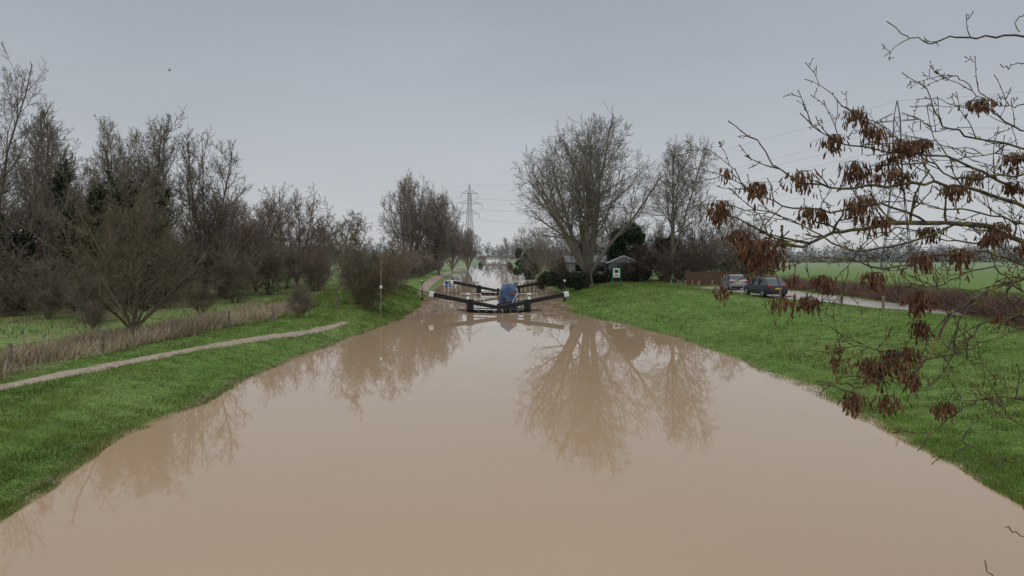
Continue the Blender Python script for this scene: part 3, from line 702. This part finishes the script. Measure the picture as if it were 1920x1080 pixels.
# ------------------------------------------------------------ ash tree (foreground)
rng = random.Random(5)
trunk_p = [(8.6,7.6,.2),(8.5,7.6,2),(8.35,7.6,4),(8.3,7.7,6),(8.2,7.8,8),(8.3,8,10)]
lim = [
 ([(2060,520,7.6),(1960,470,7.3),(1850,428,7.0),(1740,416,6.8),(1640,424,6.7),(1560,440,6.6),(1500,462,6.5),(1440,440,6.4)], .036, 1),
 ([(2000,80,7.5),(1920,66,7.2),(1850,70,7),(1790,72,6.9),(1740,78,6.8),(1700,65,6.8),(1662,40,6.8)], .014, .15),
 ([(1960,120,7.5),(1915,118,7.2),(1890,128,7),(1875,120,7)], .008, .15),
 ([(2040,330,7.8),(1930,280,7.4),(1850,262,7.2),(1780,240,7.1),(1750,200,7),(1732,150,7)], .016, .6),
 ([(1960,250,7),(1900,235,6.9),(1850,200,6.8),(1815,160,6.8),(1790,142,6.8)], .011, .5),
 ([(2040,400,7.4),(1900,352,7.2),(1800,300,7.1),(1720,292,7),(1640,280,6.9),(1560,262,6.9),(1500,212,6.9)], .018, .8),
 ([(2050,440,7.3),(1900,380,7),(1780,345,6.8),(1690,345,6.7),(1600,352,6.6),(1520,345,6.6),(1450,310,6.5),(1420,262,6.5)], .022, .8),
 ([(1740,416,6.8),(1650,385,6.6),(1560,395,6.5),(1470,385,6.4),(1400,352,6.3),(1375,330,6.3)], .013, .8),
 ([(1800,420,6.9),(1700,455,6.6),(1600,470,6.5),(1520,430,6.4),(1440,400,6.3),(1360,385,6.3)], .013, .8),
 ([(2050,500,7),(1930,500,6.8),(1850,470,6.6),(1760,480,6.5),(1660,500,6.4),(1560,480,6.3),(1460,500,6.3),(1370,530,6.3)], .016, .8),
 ([(2040,490,7.1),(1940,510,6.8),(1860,545,6.6),(1790,585,6.5),(1755,640,6.4),(1725,690,6.4),(1650,712,6.3),(1595,735,6.3)], .022, .9),
 ([(1860,545,6.6),(1800,600,6.6),(1780,680,6.6),(1740,720,6.6)], .012, .8),
 ([(2040,590,6.9),(1930,590,6.7),(1840,610,6.6),(1790,660,6.5),(1700,665,6.4),(1640,655,6.4),(1575,650,6.4)], .014, .9),
 ([(2040,780,6.6),(1920,748,6.4),(1860,745,6.4),(1810,760,6.3),(1765,795,6.3),(1720,845,6.3)], .013, .7),
 ([(2040,830,6.4),(1930,805,6.4),(1880,770,6.3),(1850,745,6.3),(1820,725,6.3)], .010, .7),
 ([(2040,860,6.3),(1930,866,6.3),(1870,858,6.3),(1830,842,6.2),(1800,825,6.2)], .010, .5),
 ([(2040,1000,6.3),(1940,1015,6.3),(1910,1000,6.3),(1885,988,6.3)], .006, 0),
 ([(2000,1120,6.3),(1900,1100,6.3),(1860,1078,6.3),(1845,1050,6.3)], .006, 0),
 ([(2040,350,7),(1960,330,7),(1880,330,6.9),(1800,335,6.8),(1750,310,6.8),(1690,262,6.8),(1640,225,6.8),(1580,200,6.8)], .014, .7),
 ([(2000,430,7),(1920,420,7),(1840,395,6.9),(1770,390,6.9),(1700,375,6.9),(1640,385,6.9)], .013, .9),
 ([(2000,470,7),(1920,460,7),(1880,430,6.9),(1850,450,6.9),(1780,450,6.9),(1700,430,6.9),(1630,445,6.9),(1590,500,6.9),(1540,550,6.8)], .012, .9),
 ([(2000,560,7),(1920,545,6.9),(1860,500,6.8),(1800,520,6.7),(1740,540,6.6),(1690,520,6.5)], .012, .9),
 ([(2000,200,7),(1940,190,7),(1900,200,7),(1860,190,7),(1835,170,7)], .009, .4),
 ([(1960,-30,7),(1925,20,7),(1905,40,7),(1912,60,7)], .008, .1),
 ([(2040,640,6.8),(1940,610,6.7),(1890,560,6.6),(1900,500,6.6),(1870,450,6.6)], .013, .9),
 ([(2040,560,6.8),(1950,600,6.7),(1900,620,6.6),(1850,640,6.5),(1800,640,6.5)], .011, .9),
 ([(2040,300,7.0),(1950,310,6.9),(1880,290,6.8),(1820,290,6.8),(1760,270,6.8)], .011, .7),
]
big, small = [], []
big.append((trunk_p, [.22,.19,.17,.14,.11,.07]))
def subdiv(P, k=4, jit=.012):
    P = [np.array(p) for p in P]; out = []
    for i in range(len(P)-1):
        p0 = P[max(i-1, 0)]; p1 = P[i]; p2 = P[i+1]; p3 = P[min(i+2, len(P)-1)]
        for j in range(k):
            t = j/k
            q = .5*((2*p1)+(-p0+p2)*t+(2*p0-5*p1+4*p2-p3)*t*t+(-p0+3*p1-3*p2+p3)*t**3)
            out.append(q+np.array([rng.gauss(0, jit) for _ in range(3)]))
    out.append(P[-1]); return out
def twig(p, d, L, r, lvl):
    n = max(4, int(L/.07)); pts = [tuple(p)]; dd = d
    for i in range(n):
        dd = norm((dd[0]+rng.gauss(0,.16), dd[1]+rng.gauss(0,.16), dd[2]+rng.gauss(0,.16)+.035))
        p = tuple(p[a]+dd[a]*L/n for a in range(3)); pts.append(p)
    rad = [max(r*(1-.6*i/n)*(1.18 if i % 2 else .95), .003) for i in range(n+1)]
    rad[-1] = max(r*.8, .0048)
    small.append((pts, rad))
    if lvl < 2:
        for j in range(rng.choice([1, 1, 2, 2])):
            i = rng.randrange(1, n)
            d2 = norm(tuple(pts[i+1][a]-pts[i][a] for a in range(3))) if i < n else dd
            twig(pts[i], perp_rot(d2, radians(rng.uniform(30, 65)), rng.random()*6.28), L*rng.uniform(.3, .6), r*.65, lvl+1)
    for j in range(int(L/.1)):
        i = rng.randrange(1, n); d2 = perp_rot(dd, radians(70), rng.random()*6.28)
        q = pts[i]; small.append(([q, tuple(q[a]+d2[a]*.022 for a in range(3))], [.0048, .003]))
for P, r, dens in lim:
    W = subdiv([at(*p) for p in P]); n = len(W)
    if P[0][0] >= 1950:
        tz = min(max(W[0][2], 1.0), 9.5); W = [np.array((8.35, 7.7, tz-.3)), (W[0]+np.array((8.35, 7.7, tz-.2)))/2]+W; n = len(W)
    big.append(([tuple(w) for w in W], [max(r*(1-.78*i/(n-1)), .005)*(1+.12*rng.gauss(0, .5)) for i in range(n)]))
    for i in range(3, n):
        if rng.random() < dens*.62:
            d = norm(tuple(W[i]-W[i-1]))
            d2 = perp_rot(d, radians(rng.uniform(30, 70)), rng.random()*6.28)
            d2 = norm((d2[0], d2[1]*.7, d2[2]+.1))
            twig(tuple(W[i]), d2, rng.uniform(.15, .6)*(.5+.5*min(dens*1.3, 1)), max(.005, r*.35), 0)
ash = join_tubes('ash_tree', [(big, 8, 0), (small, 5, 0)], [M['bark_ash']])
cl = [(1363,320),(1352,380),(1345,395),(1385,435),(1405,455),(1412,470),(1435,450),(1460,455),(1425,480),(1440,475),(1356,540),(1468,560),(1516,560),(1500,325),(1505,340),(1512,390),(1530,395),(1563,255),(1605,210),(1625,230),(1640,240),(1600,305),(1605,320),(1655,305),(1672,295),(1675,320),(1615,370),(1610,385),(1700,275),(1690,265),(1725,265),(1838,190),(1700,325),(1730,475),(1735,490),(1637,515),(1725,550),(1720,565),(1565,650),(1570,675),(1625,675),(1645,685),(1668,660),(1680,675),(1715,700),(1710,715),(1600,740),(1665,745),(1770,760),(1825,325),(1895,345),(1870,420),(1725,605),(1545,520),(1875,590),(1900,290),(1700,655),(1420,345),(1640,330),(1800,470),(1915,460),(1490,520),(1740,430),(1650,410),(1860,440),(1790,350)]
clus = []; stalks = []
allp = np.array([q for p in small+big[1:] if len(p[0]) > 3 for q in p[0]])
for (u, v) in cl:
    big_c = rng.random() < .72
    dd = 6.6; c = np.array(at(u, v, dd))
    dist = np.hypot(allp[:, 0]-c[0]*allp[:, 1]/dd, (allp[:, 2]-H)-(c[2]-H)*allp[:, 1]/dd)
    j = int(np.argmin(dist)); base = allp[j]
    c = np.array(at(u, v, base[1]))
    if dist[j] > .03: stalks.append(([tuple(base), tuple((base+c)/2+np.array([0,0,.02])), tuple(c)], [.005,.0045,.004]))
    nk = rng.randint(70, 110) if big_c else rng.randint(25, 40); spread = rng.uniform(.045, .07) if big_c else .032
    sc = rng.uniform(.85, 1.15) if big_c else .8
    for k in range(nk):
        ox, oy = rng.gauss(0, spread), rng.gauss(0, spread)
        top = c+np.array([ox, oy, .03-abs(rng.gauss(0, .075))*sc])
        L = rng.uniform(.05, .08)*sc*1.35
        d = norm((ox*1.8+rng.gauss(0,.2), oy*1.8+rng.gauss(0,.2), -1))
        a = rng.random()*6.28; w = rng.uniform(.006, .011)
        side = np.array([cos(a), sin(a), rng.gauss(0,.2)])*w; d = np.array(d)
        clus.append([top, top+d*L*.45+side, top+d*L*.8+side*1.1, top+d*L, top+d*L*.8-side*1.1, top+d*L*.45-side])
        if k % 3 == 0: stalks.append(([tuple(c+np.array([0,0,.02])), tuple(top)], [.0015,.0015]))
C = np.array(clus); n = len(C)
np_mesh('ash_keys', C.reshape(-1, 3), np.arange(n*6).reshape(n, 6), M['keys']).parent = ash
o = join_tubes('key_stalks', [(stalks, 4, 0)], [M['keys']]); o.parent = ash

# ------------------------------------------------------------ sky and light
w = bpy.data.worlds.new('World'); scene.world = w; w.use_nodes = True; nt = w.node_tree
bg = nt.nodes['Background']; bg.inputs['Strength'].default_value = 1.0
tc = nt.nodes.new('ShaderNodeTexCoord'); sep = nt.nodes.new('ShaderNodeSeparateXYZ')
nt.links.new(tc.outputs['Generated'], sep.inputs[0])
cr = nt.nodes.new('ShaderNodeValToRGB'); e = cr.color_ramp.elements
e[0].position = 0; e[0].color = (.56,.575,.59,1); e[1].position = 1; e[1].color = (1.15,1.18,1.22,1)
for p, c in ((.08,(.51,.53,.56)),(.2,(.425,.455,.495)),(.36,(.35,.39,.44)),(.5,(.5,.53,.57)),(.75,(1.0,1.02,1.06))):
    q = e.new(p); q.color = (*c, 1)
nz = nt.nodes.new('ShaderNodeTexNoise'); nz.inputs['Scale'].default_value = 1.6; nz.inputs['Detail'].default_value = 4
mpn = nt.nodes.new('ShaderNodeMapping'); mpn.inputs['Scale'].default_value = (1,1,3); nt.links.new(tc.outputs['Generated'], mpn.inputs[0]); nt.links.new(mpn.outputs[0], nz.inputs['Vector'])
mr = nt.nodes.new('ShaderNodeMapRange'); mr.inputs[1].default_value = .3; mr.inputs[2].default_value = .7; mr.inputs[3].default_value = .93; mr.inputs[4].default_value = 1.07
nt.links.new(nz.outputs['Fac'], mr.inputs[0])
vm = nt.nodes.new('ShaderNodeVectorMath'); vm.operation = 'SCALE'
nt.links.new(sep.outputs['Z'], cr.inputs['Fac']); nt.links.new(cr.outputs['Color'], vm.inputs[0]); nt.links.new(mr.outputs[0], vm.inputs['Scale'])
sky = nt.nodes.new('ShaderNodeTexSky'); sky.sky_type = 'NISHITA'; sky.sun_disc = False
sky.sun_elevation = radians(50); sky.sun_rotation = radians(200)
vs_ = nt.nodes.new('ShaderNodeVectorMath'); vs_.operation = 'SCALE'; vs_.inputs['Scale'].default_value = .08
nt.links.new(sky.outputs[0], vs_.inputs[0])
mx = nt.nodes.new('ShaderNodeMix'); mx.data_type = 'RGBA'; mx.inputs[0].default_value = .94
nt.links.new(vs_.outputs[0], mx.inputs[6]); nt.links.new(vm.outputs[0], mx.inputs[7]); nt.links.new(mx.outputs[2], bg.inputs['Color'])
sl = bpy.data.lights.new('sun', 'SUN'); sl.energy = 1.0; sl.angle = radians(40); sl.color = (1, .98, .95)
so = bpy.data.objects.new('sun', sl); so.rotation_euler = (radians(40), 0, radians(-20)); scene.collection.objects.link(so)

cam = bpy.data.cameras.new('camera'); co = bpy.data.objects.new('camera', cam); scene.collection.objects.link(co)
co.location = (0, 0, H); co.rotation_euler = (radians(90), 0, 0)
cam.lens = 24; cam.sensor_width = 36; cam.shift_y = -62/1920; cam.clip_end = 6000; cam.clip_start = .1
scene.camera = co
scene.view_settings.view_transform = 'Standard'; scene.view_settings.look = 'None'; scene.view_settings.exposure = 0
